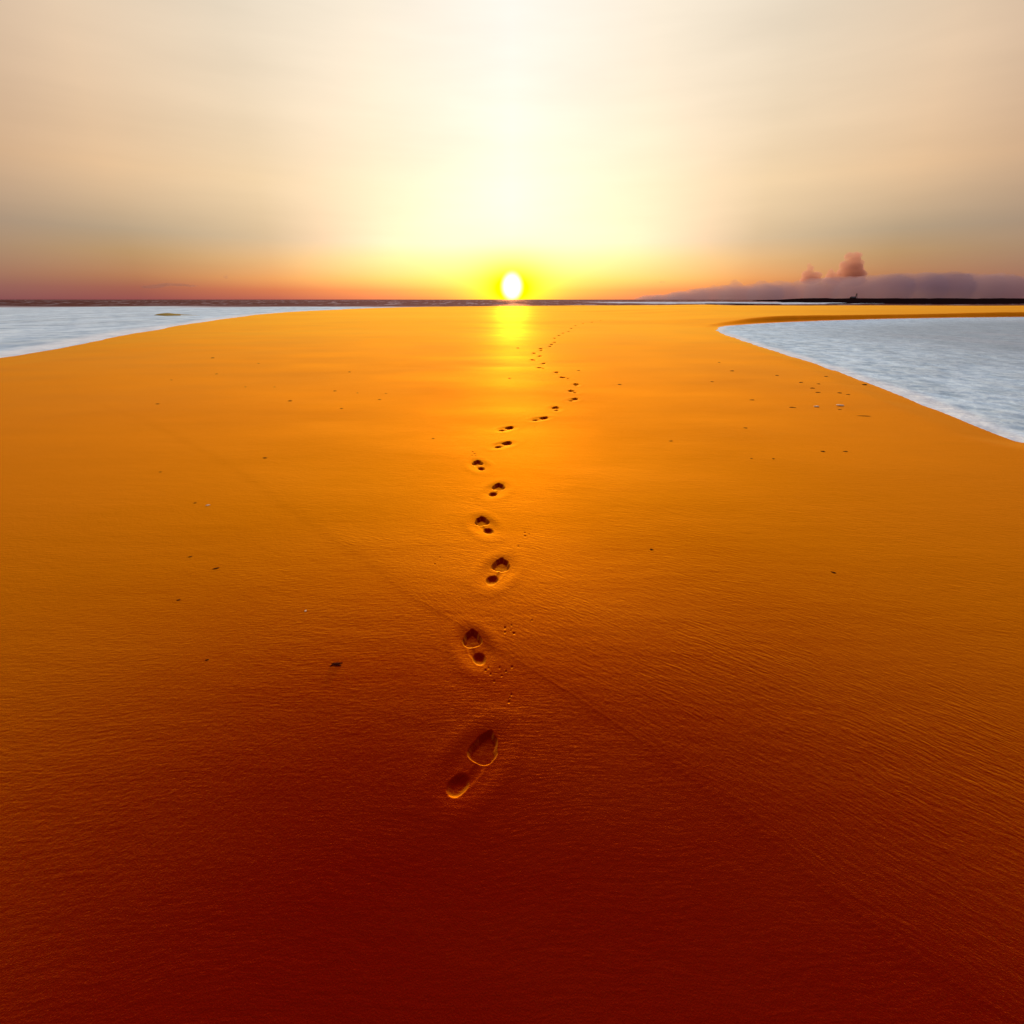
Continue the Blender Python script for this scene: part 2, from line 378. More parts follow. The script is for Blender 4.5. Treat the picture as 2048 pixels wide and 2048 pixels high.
def foot_fn(kind, side, depth, seed):
    # s: along the foot from heel centre (0) to ball centre (0.15), t: sideways, + is the big-toe side
    def f(s, t):
        e = lambda cs, ct, rs, rt, p=2.0: 1 - (np.abs((s - cs) / rs) ** p + np.abs((t - ct) / rt) ** p)
        heel = e(-0.001, -0.002, 0.048, 0.034 + 0.05 * np.clip(s, -0.03, 0.05), 2.0)
        ball = e(0.142, 0.002, 0.047, 0.054, 2.4)
        toes = e(0.186, 0.010, 0.036, 0.040, 2.0)
        big = e(0.210, 0.022, 0.030, 0.017, 2.0)
        arch = e(0.070, -0.024, 0.080, 0.022, 2.0)
        rag = vnoise(s * 45, t * 45, seed + 7) * 0.10 + vnoise(s * 130, t * 130, seed + 8) * 0.05
        heel = heel + rag; ball = ball + rag; toes = toes + rag
        q = lambda v, k: sstep(v, -0.02, k)
        fore = np.log(np.exp(3.5 * np.clip(ball, -4, 2)) + np.exp(3.5 * np.clip(toes, -4, 2)) + 0.7 * np.exp(2.2 * np.clip(big, -4, 2))) / 3.5 - 0.12
        side_in = sstep(fore, -0.04, 0.50)
        z = -depth * 1.2 * side_in * (0.88 + 0.12 * sstep(s, 0.09, 0.17)) - depth * 1.0 * q(heel, 1.05) * (0.70 + 0.30 * sstep(s, -0.04, 0.02)) - depth * 0.13 * sstep(arch, 0.0, 1.0) * (1 - 0.8 * q(heel, 0.5)) * (1 - 0.8 * q(ball, 0.5))
        # crescent of sand left by the toes pushing back
        ridge = np.exp(-((s - 0.150 + 5.0 * (t - 0.005) ** 2) / 0.011) ** 2) * sstep(ball, 0.0, 0.5)
        z = z + ridge * depth * 0.03
        wh = heel; wb = fore; w = np.maximum(wh, wb)
        # the sand around sags, then swells softly
        r2 = np.sqrt(((s - 0.09) / 0.155) ** 2 + (t / 0.082) ** 2)
        z = z - 0.0042 * (1 - sstep(r2, 0.55, 1.25)) + 0.0014 * np.exp(-((r2 - 1.45) / 0.33) ** 2)
        z = z + (vnoise(s * 38, t * 38, seed) * 0.0012 + vnoise(s * 90, t * 90, seed + 3) * 0.0010) * sstep(w, -0.5, 0.2)
        return z, np.where(wh > -0.03, 1, np.where(wb > -0.03, 2, np.where(arch > 0.05, 3, 0)))
    return f
for i, (fp, hp, side, lab) in enumerate(prints):
    bx, by = gnd(*fp); hx, hy = gnd(*hp)
    L = math.hypot(bx - hx, by - hy)
    hd = math.atan2(by - hy, bx - hx)
    if i >= 9: hd = math.pi / 2 + (hd - math.pi / 2) * 0.8
    mx_, my_ = (bx + hx) / 2, (by + hy) / 2
    k = 1.0 if i > 13 else min(1.15, max(0.92, L / 0.150))
    if i > 13: k = 1.0 + min(0.5, (i - 13) * 0.03)
    ca, sa = math.cos(hd), math.sin(hd)
    feats.append(dict(cx=mx_, cy=my_, r=0.42 * k, ca=ca, sa=sa, k=k, off=0.075, side=side,
                      fn=foot_fn('foot', side, 0.0215 + 0.0006 * min(i, 12) + 0.003 * max(0, i - 12), i), name='footprint', label=lab, cat='footprint', group='footprints in the sand trail'))
    print('print', i, round(mx_, 2), round(my_, 2), 'L', round(L, 3), 'head', round(math.degrees(hd) - 90))

def dots_fn(pts, r, depth):
    def f(s, t):
        z = np.zeros_like(s); idn = np.zeros(s.shape, int); seen = []
        for (a, b, k) in pts:
            v = 1 - ((s - a) ** 2 + (t - b) ** 2) / (r * k) ** 2
            z = np.minimum(z, -depth * k * sstep(v, -0.05, 0.8))
            z = z + 0.0012 * np.exp(-((v + 0.7) / 0.5) ** 2)
            idn = np.where(v > -0.1, len(seen) + 1, idn); seen.append(1)
        return z, idn
    return f
clusters = [
 ([(1039, 855), (1037, 866), (1034, 870), (1031, 853)], 0.010, 'claw marks just right of the long slanting eighth footprint'),
 ([(1069, 854), (1075, 853), (1076, 860), (1070, 862), (1081, 847)], 0.011, 'claw marks below the ninth footprint'),
 ([(949, 908), (951, 912), (944, 911), (945, 904)], 0.014, 'scatter of pits behind the toes of the sixth footprint'),
 ([(1050, 1070), (1058, 1066), (1050, 1064), (1036.5, 1091)], 0.0085, 'pair of dark pricks right of the fourth nearest footprint'),
 ([(1010, 1253), (1010, 1262), (1023, 1248), (1028, 1264), (1022, 1258), (1064, 1238)], 0.0062, 'scatter of pricks right of the second nearest footprint toes'),
 ([(1003, 1349), (988, 1360), (977, 1333), (981, 1346), (1024, 1331), (999, 1333), (971, 1338), (1012, 1340)], 0.006, 'scatter of pricks behind the heel of the second nearest footprint'),
 ([(1023, 1386), (1018, 1401), (1020, 1392)], 0.0058, 'three small pricks in line above the nearest footprint'),
 ([(844.6, 1109), (879.5, 1114), (870, 1127)], 0.007, 'three faint pricks left of the third nearest footprint'),
]
for pts, r, lab in clusters:
    gp = [gnd(*p) for p in pts]
    cx = sum(p[0] for p in gp) / len(gp); cy = sum(p[1] for p in gp) / len(gp)
    loc = [(p[0] - cx, p[1] - cy, random.uniform(0.75, 1.15)) for p in gp]
    rad = max(math.hypot(a, b) for a, b, _ in loc) + r * 3
    feats.append(dict(cx=cx, cy=cy, r=rad, ca=1, sa=0, k=1, off=0, side=-1, fn=dots_fn(loc, r, r * 0.65), name='sand_marks', label=lab, cat='sand marks', group='small pricks beside the trail'))

# ------------------------------------------------------------------ sand sheet
def axis(stops):          # list of (start, step) pairs ending with (end, None)
    out = []
    for (a, st), (b, _) in zip(stops[:-1], stops[1:]):
        n = max(1, int(round((b - a) / st))); out += list(np.linspace(a, b, n, endpoint=False))
    out.append(stops[-1][0]); return np.array(out)
us = axis([(-40, 20), (-20, 14), (-6, 2), (-2, 0.1), (-1.2, 0.011), (-0.16, 0.0011), (0.21, 0.010), (1.2, 0.1), (2, 2), (6, 14), (20, 20), (40, None)])
ys = [-2500, -600, -120, -30, -8, -3, -1.5, -0.8, -0.4, -0.1, 0.15, 0.35]
y = 0.5
while y < 34: ys.append(y); y *= 1.0032
while y < 200: ys.append(y); y *= 1.010
while y < 12000: ys.append(y); y *= 1.15
ys = np.array(ys)
def terrain(X, Y):
    Z = vnoise(X * 0.35, Y * 0.22, 1) * 0.030 + vnoise(X * 1.1, Y * 0.8, 2) * 0.006
    Z = Z * sstep(Y, -2, 3) * 0.8
    Z += vnoise(X * 0.06, Y * 0.05, 5) * 0.10 * sstep(Y, 12, 40)
    dl = seg_dist(X, Y, land[1:-1]); dl = np.where(inside(X, Y, land), dl, -dl)
    dg = seg_dist(X, Y, lagoon, True); dg = np.where(inside(X, Y, lagoon), -dg, dg)
    dl = dl + (vnoise(X * 0.5, Y * 0.16, 41) * 0.5 + vnoise(X * 2.0, Y * 0.7, 42) * 0.15) * sstep(Y, 3, 20)
    dg = dg + vnoise(X * 1.1, Y * 0.7, 43) * 0.16 + vnoise(X * 3.5, Y * 2.2, 44) * 0.05
    # far bank of the lagoon
    farw = sstep(Y, TIP[1] - 1.0, TIP[1] + 5.0) * sstep(X, TIP[0] - 3, TIP[0] + 9)
    Z += farw * sstep(dg, 0.0, 0.9) * (1 - sstep(dg, 8, 55) * 0.75) * 0.34
    Z += vnoise(X * 0.045, Y * 0.16, 31) * 0.20 * sstep(Y, 18, 50)
    Z += 0.10 * sstep(Y, 45, 75) * (1 - sstep(Y, 90, 120))* sstep(X, -10, 30)
    kL = sstep(dl, 0, 2.5 + np.clip(Y, 0, 100) * 0.03); kG = sstep(dg, 0, 0.9)
    k = np.minimum(kL, kG)
    lv = WZ - 0.004
    Z = np.where(k >= 1, Z, lv + (Z - lv) * k)
    Z = np.where((dl > 0) & (dg > 0), np.maximum(Z, WZ + 0.02 * k - 0.004 * (1 - k)), Z)
    Z = np.where(dl < 0, WZ + np.clip(dl * 0.05, -1.5, 0) - 0.004, Z)
    Z = np.where(dg < 0, WZ + np.clip(dg * 0.08, -0.8, 0) - 0.004, Z)
    # swash mark: a low lip
    near = (Y < 12) & (np.abs(X) < 9)
    side = np.zeros_like(X)
    md = np.full(X.shape, 9.0)
    md[near] = seg_dist(X[near], Y[near], mark)
    poly = mark + [(60, 0.0), (60, 60), (-60, 60)]
    side = inside(X, Y, poly)
    sgn = np.where(side, md, -md)
    Z += np.where(md < 0.2, 0.0005 * np.exp(-(md / 0.006) ** 2) + 0.0016 * sstep(sgn, -0.07, 0.05), np.where(side, 0.0016, 0.0) * near)
    zone = sstep(sgn, -0.05, 0.05)
    return Z, zone, dl, dg
W_ = np.where(ys > 0, ys + 1, 1 + np.abs(ys))
X = us[None, :] * W_[:, None]; Y = np.repeat(ys[:, None], len(us), 1)
Z, ZONE, DL, DG = terrain(X, Y)
owner = np.full(X.shape, -1, np.int32)
for fi, ft in enumerate(feats):
    r0 = np.searchsorted(ys, ft['cy'] - ft['r']); r1 = np.searchsorted(ys, ft['cy'] + ft['r'])
    wmin = min(W_[r0], W_[r1]) ; 
    c0 = np.searchsorted(us, (ft['cx'] - ft['r']) / (W_[r0] if ft['cx'] - ft['r'] < 0 else W_[r1])) - 1
    c1 = np.searchsorted(us, (ft['cx'] + ft['r']) / (W_[r0] if ft['cx'] + ft['r'] > 0 else W_[r1])) + 1
    sl = (slice(r0, r1 + 1), slice(max(c0, 0), c1 + 1))
    ddx = X[sl] - ft['cx']; ddy = Y[sl] - ft['cy']
    if ft['name'] == 'footprint':
        s = (ddx * ft['ca'] + ddy * ft['sa']) / ft['k'] + ft['off']
        t = (-ddx * ft['sa'] + ddy * ft['ca']) / ft['k'] * ft['side']
    else: s, t = ddx, ddy
    z, w = ft['fn'](s, t)
    fade = 1 - sstep(np.hypot(ddx, ddy), ft['r'] * 0.75, ft['r'])
    Z[sl] += z * fade
    ow = owner[sl]; mk = (w > 0) & (ow < 0); ow[mk] = fi * 16 + w[mk]; owner[sl] = ow
WETA = np.clip(np.maximum(np.exp(-np.clip(DL, 0, 99) / (0.02 * np.clip(Y, 3, 60))), np.exp(-np.clip(DG, 0, 99) / (0.011 * np.clip(Y, 3, 60)))), 0, 1) * 0.85
FINE = 1 - sstep(Y, 6, 18) * 0.5
# normals of the whole sheet, so that the prints join it without a seam
def grid_normals(X, Y, Z):
    P_ = np.stack([X, Y, Z], -1)
    du = np.gradient(P_, axis=1); dv = np.gradient(P_, axis=0)
    N = np.cross(du, dv); N /= np.linalg.norm(N, axis=-1, keepdims=True) + 1e-20
    return N
NRM = grid_normals(X, Y, Z)
nr, nc = X.shape
idx = np.arange(nr * nc).reshape(nr, nc)
quads = np.stack([idx[:-1, :-1], idx[:-1, 1:], idx[1:, 1:], idx[1:, :-1]], -1).reshape(-1, 4)
ofl = owner.ravel()
qo = ofl[quads]; same = (qo == qo[:, :1]).all(1) & (qo[:, 0] >= 0)
fo = np.where(same, qo[:, 0], -1)
PV = np.stack([X, Y, Z], -1).reshape(-1, 3); NV = NRM.reshape(-1, 3)
attrs = {'zone': ZONE.ravel(), 'wet': WETA.ravel(), 'fine': FINE.ravel()}
def cut(name, sel, base=(0, 0, 0)):
    q = quads[sel]
    used, inv = np.unique(q, return_inverse=True); f = inv.reshape(-1, 4)
    o = mesh_obj(name, PV[used] - np.array(base), f, SAND)
    for k, a in attrs.items(): fattr(o.data, k, a[used])
    o.data.normals_split_custom_set_from_vertices(NV[used].astype(np.float32))
    o.location = base
    return o
sand = cut('sand', fo < 0); tag(sand, kind='structure')
for fi, ft in enumerate(feats):
    base = (ft['cx'], ft['cy'], 0.0)
    ks = [k for k in range(1, 16) if (fo == fi * 16 + k).sum() > 0]
    if not ks: print('no faces for', ft['label']); continue
    if len(ks) == 1:
        tag(cut(ft['name'], fo == fi * 16 + ks[0], base), ft['label'], ft['cat'], ft['group']); continue
    root = bpy.data.objects.new(ft['name'], None); COL.objects.link(root); root.location = base
    tag(root, ft['label'], ft['cat'], ft['group'])
    for k in ks:
        o = cut({1: 'heel_pit', 2: 'toe_pit', 3: 'arch_hollow'}[k] if ft['name'] == 'footprint' else 'mark', fo == fi * 16 + k, base)
        o.location = (0, 0, 0); o.parent = root

# ------------------------------------------------------------------ water
def fan_grid(us, ys, keep, zfun, name, mat, pale, foam):
    X = us[None, :] * (ys[:, None] + 1); Y = np.repeat(ys[:, None], len(us), 1)
    k = keep(X, Y); Z = zfun(X, Y)
    nr, nc = X.shape; idx = np.arange(nr * nc).reshape(nr, nc)
    q = np.stack([idx[:-1, :-1], idx[:-1, 1:], idx[1:, 1:], idx[1:, :-1]], -1).reshape(-1, 4)
    q = q[k.ravel()[q].any(1)]
    used, inv = np.unique(q, return_inverse=True)
    o = mesh_obj(name, np.stack([X, Y, Z], -1).reshape(-1, 3)[used], inv.reshape(-1, 4), mat)
    fattr(o.data, 'foam', foam(X, Y).ravel()[used])
    fattr(o.data, 'pale', pale(X, Y).ravel()[used]); return tag(o, kind='structure')
def sea_keep(X, Y):
    d = seg_dist(X, Y, land[1:-1]); return np.where(inside(X, Y, land), d, -d) < 10
def chop(X, Y):
    a = sstep(Y, 135, 190) * (1 - sstep(Y, 2000, 6000))
    crest = vnoise(X * 0.045, Y * 0.16, 11); c2 = vnoise(X * 0.13, Y * 0.4, 12); c3 = vnoise(X * 0.02, Y * 0.05, 13)
    return a * (0.55 * np.abs(crest) * 1.3 + 0.25 * c2 + 0.5 * c3)
def sea_z(X, Y):
    return WZ + chop(X, Y) * 1.1
def sea_pale(X, Y):
    p = 1 - sstep(Y + vnoise(X * 0.05, Y * 0.03, 21) * 22, 112, 140)
    lagoonish = sstep(X, 30, 48) * (1 - sstep(Y, 230, 330)) * sstep(Y, 178, 190)
    return np.maximum(p, lagoonish * 0.8)
sy = [-400, -60, -5]; y = 3.0
while y < 100: sy.append(y); y *= 1.05
while y < 1500: sy.append(y); y *= 1.0075
while y < 16000: sy.append(y); y *= 1.12
sy = np.array(sy); su = axis([(-20, 6), (-2, 0.1), (-1.2, 0.004), (1.2, 0.1), (2, 6), (20, None)])
sea = fan_grid(su, np.array([v for v in sy if v > 0]), sea_keep, sea_z, 'sea', SEA, sea_pale, lambda X, Y: (1 - sstep(seg_dist(X, Y, land[1:-1]) - vnoise(X * .3, Y * .1, 3) * 1.2, 0.5, 1.6)) * (1 - sstep(Y, 70, 110)))
def lag_keep(X, Y):
    d = seg_dist(X, Y, lagoon, True); return np.where(inside(X, Y, lagoon), -d, d) < 1.5
ly = []; y = 1.0
while y < 90: ly.append(y); y *= 1.012
lu = axis([(0.2, 0.004), (1.5, 0.2), (6, 3), (12, None)])
def lag_z(X, Y): return np.full(X.shape, WZ) 
def lag_pale(X, Y):
    d = seg_dist(X, Y, lagoon[1:-1]); return 1 - 0.75 * sstep(d + vnoise(X * 0.3, Y * 0.3, 8) * 2, 0.6, 9)
lagw = fan_grid(lu, np.array(ly), lag_keep, lag_z, 'lagoon', LAG, lag_pale, lambda X, Y: 1 - sstep(seg_dist(X, Y, lagoon[1:-1]) - vnoise(X * 1.2, Y * .8, 3) * 0.25, 0.08, 0.42))

# low sand bars and the dark far spit
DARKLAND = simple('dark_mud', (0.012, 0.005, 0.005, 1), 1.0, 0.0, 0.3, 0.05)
def bar(name, pts_front, depth, hfun, mat, label=None, cat=None, kind='structure', n=80, mrows=14):
    V = []; Fc = []
    for i in range(n + 1):
        a = i / n
        j = a * (len(pts_front) - 1); k = min(int(j), len(pts_front) - 2); f = j - k
        fx = pts_front[k][0] * (1 - f) + pts_front[k + 1][0] * f; fy = pts_front[k][1] * (1 - f) + pts_front[k + 1][1] * f
        dp = depth(a); sc = 1 + dp / fy
        for r in range(mrows + 1):
            b = r / mrows
            x = fx * (1 + (sc - 1) * b); yy = fy * (1 + (sc - 1) * b)
            V.append((x, yy, WZ - 0.02 + hfun(a, b, x, yy)))
    for i in range(n):
        for r in range(mrows):
            p = i * (mrows + 1) + r; Fc.append((p, p + mrows + 1, p + mrows + 2, p + 1))
    o = mesh_obj(name, V, Fc, mat); tag(o, label, cat, None, kind); return o
vn = lambda x, y, s: float(vnoise(np.array([x]), np.array([y]), s)[0])
front = [gnd(x, y, WZ) for x, y in [(1500, 603.5), (1565, 606.5), (1640, 609.0), (1748, 610.6), (1900, 610.6), (2200, 610.0)]]
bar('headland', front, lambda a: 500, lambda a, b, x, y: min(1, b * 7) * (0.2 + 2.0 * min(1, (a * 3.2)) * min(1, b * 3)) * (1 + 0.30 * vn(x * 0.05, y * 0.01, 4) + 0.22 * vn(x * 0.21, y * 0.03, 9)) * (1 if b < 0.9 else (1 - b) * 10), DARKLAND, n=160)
front = [gnd(x, y, WZ) for x, y in [(1355, 607.6), (1430, 609.3), (1500, 609.8), (1572, 608.4)]]
bar('mud_bank', front, lambda a: 30 * math.sin(math.pi * min(max(a, 0.02), 0.98)), lambda a, b, x, y: 0.34 * math.sin(math.pi * a) ** 0.5 * math.sin(math.pi * b) ** 0.7 + 0.0, DARKLAND)
SANDBAR = simple('bar_sand', (0.32, 0.21, 0.02, 1), 0.9, 0.1, 0.3, 0.4)
front = [gnd(x, y, WZ) for x, y in [(308, 630.5), (330, 632), (350, 631.5), (400, 630.8)]]
bar('sand_bar', front, lambda a: 9 * math.sin(math.pi * min(max(a, 0.02), 0.98)), lambda a, b, x, y: 0.02 + 0.16 * math.sin(math.pi * min(1, a * 1.35)) ** 0.7 * math.sin(math.pi * b) if a < 0.74 else 0.028 * math.sin(math.pi * b), SANDBAR)

# ------------------------------------------------------------------ small stones and shells
def stone_mesh(name, r, flat, seed, elong=1.4, mat=None):
    rnd = random.Random(seed); nl, nw = 9, 14; V = []; Fc = []
    ph = [rnd.uniform(0, 6.28) for _ in range(6)]
    for i in range(nl + 1):
        th = math.pi * i / nl
        for j in range(nw):
            a = 2 * math.pi * j / nw
            k = 1 + 0.14 * math.sin(2 * a + ph[0]) + 0.10 * math.sin(3 * a + ph[1] + th) + 0.07 * math.sin(5 * a + ph[2] + 2 * th)
            V.append((r * elong * k * math.sin(th) * math.cos(a), r * k * math.sin(th) * math.sin(a), r * flat * math.cos(th) * (1 + 0.12 * math.sin(a + ph[3]))))
    for i in range(nl):
        for j in range(nw):
            p, q = i * nw + j, i * nw + (j + 1) % nw
            Fc.append((p, p + nw, q + nw, q))
    me = bpy.data.meshes.new(name); me.from_pydata(V, [], Fc); me.update()
    me.polygons.foreach_set('use_smooth', np.full(len(me.polygons), True)); me.materials.append(mat)
    return me
STONE = simple('dark_stone', (0.035, 0.003, 0.001, 1), 1.0, 0.05, 0.4, 60, 0.002)
SHELL = simple('white_shell', (0.85, 0.62, 0.36, 1), 0.5, 0.2, 0.15, 90, 0.0008)
WEED = simple('dark_weed', (0.07, 0.010, 0.004, 1), 1.0, 0.03, 0.4, 80)
def ground_z(x, y):
    z, _, _, _ = terrain(np.array([[x]]), np.array([[y]])); return float(z[0, 0])
def place(o, px, py, sink=0.0):
    x, y = gnd(px, py); z = ground_z(x, y); x, y = gnd(px, py, z); o.location = (x, y, z - sink); return o
stones = [ # px, py, width in photo px, label
 (425, 716, 7, 'small dark stone on the smooth sand below the left water edge'),
 (433, 748, 5, 'tiny stone directly below the dark one near the left water'),
 (517, 727, 4, 'tiny stone alone on sand right of the left water edge stones'),
 (343, 760, 4, 'faint stone close to the left edge above the swash mark'),
 (315, 808, 7, 'flat dark stone at the far left edge of the sand'),
 (491, 774, 4, 'left one of two faint stones in a level pair on the left sand'),
 (549, 774, 4, 'right one of two faint stones in a level pair on the left sand'),
 (580, 802, 8, 'darkest stone in the middle of the left sand flat'),
 (670, 782, 6, 'small dark stone left of the sun glare column'),
 (699, 744, 5, 'pale brown stone high on the left sand, nearest the glare'),
 (683, 817, 6, 'small stone lowest of the scatter left of the trail'),
 (759, 799, 6, 'small stone nearest the trail bend on its left'),
 (715, 786, 4, 'speck of stone between two darker stones left of the trail'),
 (772, 787, 4, 'speck of stone just above the stone beside the trail bend'),
 (530, 916, 8, 'lone dark pebble just right of the swash mark'),
 (390, 1006, 6, 'dull pebble just left of the bright white shell'),
 (321, 944, 5, 'faint pebble near the left edge above the white shell'),
 (380, 1113.6, 12, 'dark pebble, upper left of two pebbles with trailing wakes'),
 (432, 1137, 16, 'larger dark oval pebble, lower right of two with trailing wakes'),
 (357, 1200, 12, 'broken dark pebble near the left edge below the pair'),
 (414, 1320, 7, 'small dark pebble low on the left in red sand'),
 (1342, 882, 7, 'single small pebble on bare sand right of the trail'),
 (1503, 917, 5, 'left pebble of a faint pair on the right sand'),
 (1547, 917.6, 6, 'right pebble of a faint pair on the right sand'),
 (1646, 903, 9, 'left pebble of a level pair near the right edge'),
 (1691, 903, 8, 'right pebble of a level pair near the right edge'),
 (1303, 1099, 8, 'reddish pebble on rippled sand well right of the fourth footprint'),
 (1667, 1145, 15, 'black pointed pebble on rippled sand near the right edge'),
 (1438, 725, 5, 'small stone right below the lagoon tip'),
 (1464, 742, 8, 'flat stone lower right of the one below the lagoon tip'),
 (1424, 763.5, 6, 'dull stone standing alone below the lagoon tip stones'),
 (1554, 751, 7, 'small dark stone midway along the lagoon shore'),
 (1602, 765, 8, 'dark stone leading the debris scatter below the lagoon shore'),
 (1637, 768, 7, 'thin stone in the debris scatter close to the lagoon shore'),
 (1625, 776.5, 9, 'low flat stone in the centre of the debris scatter'),
 (1652.5, 753, 7, 'stone closest to the lagoon waterline in the debris scatter'),
 (1636, 785, 15, 'wide dark sliver of stone at the bottom of the debris scatter'),
 (1679.5, 786, 9, 'darkest knob of stone in the debris scatter by the lagoon'),
 (1696, 789, 12, 'thin sliver of stone touching the darkest knob on its right'),
 (1729, 769, 8, 'dark stone at the right edge against the lagoon shore'),
 (1504, 800, 13, 'curved dark stone alone below the lagoon debris'),
 (1585, 815, 16, 'long dark stone below the lagoon debris, leftmost of its row'),
 (1679.5, 819, 11, 'round reddish stone under a pale shell fragment'),
 (1728, 832, 34, 'long dark driftwood sliver at the right edge of the sand'),
 (1491, 856, 7, 'small stone below the curved stone on the right sand'),
 (1157, 741, 6, 'tiny stone right of the fourteenth and fifteenth footprints'),
 (1019, 756.5, 6, 'faint stone left of the trail at the height of its bend'),
 (1035.6, 696, 6, 'olive speck of stone at the foot of the sun glare'),
 (1239, 769, 7, 'small stone far right of the outermost footprint'),
 (866.6, 877, 5, 'speck of stone far left of the seventh footprint'),
]
for i, (px, py, wpx, lab) in enumerate(stones):
    x, y, d = ray(px, py); k = EYE / -d
    r = wpx / 2 / 2 * k / 1.35 * 0.98
    r = min(r, 0.075) if wpx < 30 else r
    el_ = 1.5 if wpx < 11 else (2.0 if wpx < 30 else 5.5)
    if wpx >= 11: r = r * 1.4 / el_ * 0.75
    me = stone_mesh('pebble', r, 0.42, i, el_, STONE)
    nm = 'driftwood' if wpx > 30 else 'pebble'
    o = bpy.data.objects.new(nm, me); COL.objects.link(o); place(o, px, py, r * 0.10)
    o.rotation_euler = (0, 0, random.uniform(-0.3, 0.3))
    if i == 27: o.rotation_euler = (0, 0, -0.7)
    if i in (17, 18, 19): o.rotation_euler = (0, 0, 0.45)
    tag(o, lab, 'driftwood' if wpx > 30 else 'pebble', None if wpx > 30 else 'pebbles scattered on the sand')
shells = [(416, 1011, 7, 'bright white shell on dark sand at the left', 1.0),
          (611, 1222, 5, 'small pale shell chip in the red sand left of the trail', 0.6),
          (1680, 812, 12, 'pale shell fragment lying just above the round reddish stone', 0.8),
          (1633, 814, 10, 'pale shell fragment left of the one above the reddish stone', 0.8)]
def shell_mesh(r):
    V = [(0, -r * 0.9, 0.0)]; n = 13; rings = 5; Fc = []
    for k in range(1, rings + 1):
        for j in range(n):
            a = math.pi * (0.08 + 0.84 * j / (n - 1)); q = k / rings
            rr = r * q * 1.8 * (1 + 0.05 * (j % 2))
            V.append((math.cos(a) * rr * 0.75, -r * 0.9 + math.sin(a) * rr, math.sin(math.pi * q * 0.85) * r * 0.55 * (0.75 + 0.25 * math.sin(a)) + (0.03 * r if j % 2 else 0)))
    for j in range(n - 1): Fc.append((0, 1 + j, 2 + j))
    for k in range(rings - 1):
        for j in range(n - 1):
            p = 1 + k * n + j; Fc.append((p, p + n, p + n + 1, p + 1))
    return V, Fc
for i, (px, py, wpx, lab, kk) in enumerate(shells):
    x, y, d = ray(px, py); k = EYE / -d
    V, Fc = shell_mesh(wpx / 2 / 2 * k * 0.95)
    o = mesh_obj('shell', V, Fc, SHELL); md = o.modifiers.new('thick', 'SOLIDIFY'); md.thickness = 0.0015
    place(o, px, py, 0.0); o.rotation_euler = (0, 0, 0.6 + i); tag(o, lab, 'shell', 'shells on the sand')

# star-shaped scrap of weed
def weed(px, py, r, lab):
    V = []; Fc = []; rnd = random.Random(5)
    for a0, L in ((0.1, 1.0), (0.75, .55), (1.5, .45), (2.6, .9), (3.3, 1.1), (4.5, .5), (5.6, .95)):
        n = 6; base = len(V)
        for i in range(n + 1):
            q = i / n; a = a0 + 0.35 * q; w = r * 0.16 * (1 - q) + 0.001; d = r * L * q
            cx, cy, cz = math.cos(a) * d, math.sin(a) * d, r * 0.14 * math.sin(math.pi * (0.25 + 0.7 * q)) 
            for e in range(4):
                b = e * math.pi / 2 + .4
                V.append((cx - math.sin(a) * w * math.cos(b), cy + math.cos(a) * w * math.cos(b), max(cz + w * math.sin(b), 0)))
        for i in range(n):
            for e in range(4):
                p = base + i * 4 + e; q_ = base + i * 4 + (e + 1) % 4
                Fc.append((p, q_, q_ + 4, p + 4))
    o = mesh_obj('seaweed', V, Fc, WEED); place(o, px, py); tag(o, lab, 'seaweed'); return o
weed(673, 1329, 0.027, 'small dark star-shaped scrap of seaweed in red sand left of the footprints')

# ------------------------------------------------------------------ beacon and hut on the far headland
YB = 420
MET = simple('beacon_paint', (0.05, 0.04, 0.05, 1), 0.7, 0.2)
def empty(name, loc):
    o = bpy.data.objects.new(name, None); COL.objects.link(o); o.location = loc; return o
def tube_mesh(segs):      # list of (x0,y0,z0,r0,x1,y1,z1,r1)
    V = []; Fc = []
    for (x0, y0, z0, r0, x1, y1, z1, r1) in segs:
        b = len(V); n = 8
        from mathutils import Vector
        d = Vector((x1 - x0, y1 - y0, z1 - z0)).normalized(); u = d.orthogonal().normalized(); v = d.cross(u)
        for (cx, cy, cz, r) in ((x0, y0, z0, r0), (x1, y1, z1, r1)):
            for j in range(n):
                a = 2 * math.pi * j / n; p = Vector((cx, cy, cz)) + (u * math.cos(a) + v * math.sin(a)) * r; V.append(tuple(p))
        for j in range(n): Fc.append((b + j, b + (j + 1) % n, b + n + (j + 1) % n, b + n + j))
        Fc.append(tuple(b + j for j in range(n))[::-1]); Fc.append(tuple(b + n + j for j in range(n)))
    return V, Fc
bx, _, bz = at_dist(1711, 598, YB); ZB = 1.6
bc = empty('beacon', (bx, YB, ZB)); tag(bc, 'thin dark beacon mast standing on the black headland at the right', 'beacon')
V, Fc = tube_mesh([(a, b, -0.5, 0.13, a * 0.25, b * 0.25, 3.2, 0.09) for a, b in ((-1, -1), (1, -1), (1, 1), (-1, 1))] + [(-.6, -.6, 1.6, .06, .6, -.6, 1.6, .06), (-.6, .6, 1.6, .06, .6, .6, 1.6, .06)])
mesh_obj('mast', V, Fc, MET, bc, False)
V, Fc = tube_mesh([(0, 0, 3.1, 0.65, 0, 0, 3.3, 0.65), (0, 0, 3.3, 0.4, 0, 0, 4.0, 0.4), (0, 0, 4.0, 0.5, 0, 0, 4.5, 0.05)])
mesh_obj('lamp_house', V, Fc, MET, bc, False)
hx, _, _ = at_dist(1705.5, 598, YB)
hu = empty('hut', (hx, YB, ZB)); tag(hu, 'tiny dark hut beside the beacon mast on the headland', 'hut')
w, d_, h_ = 1.6, 1.4, 1.2
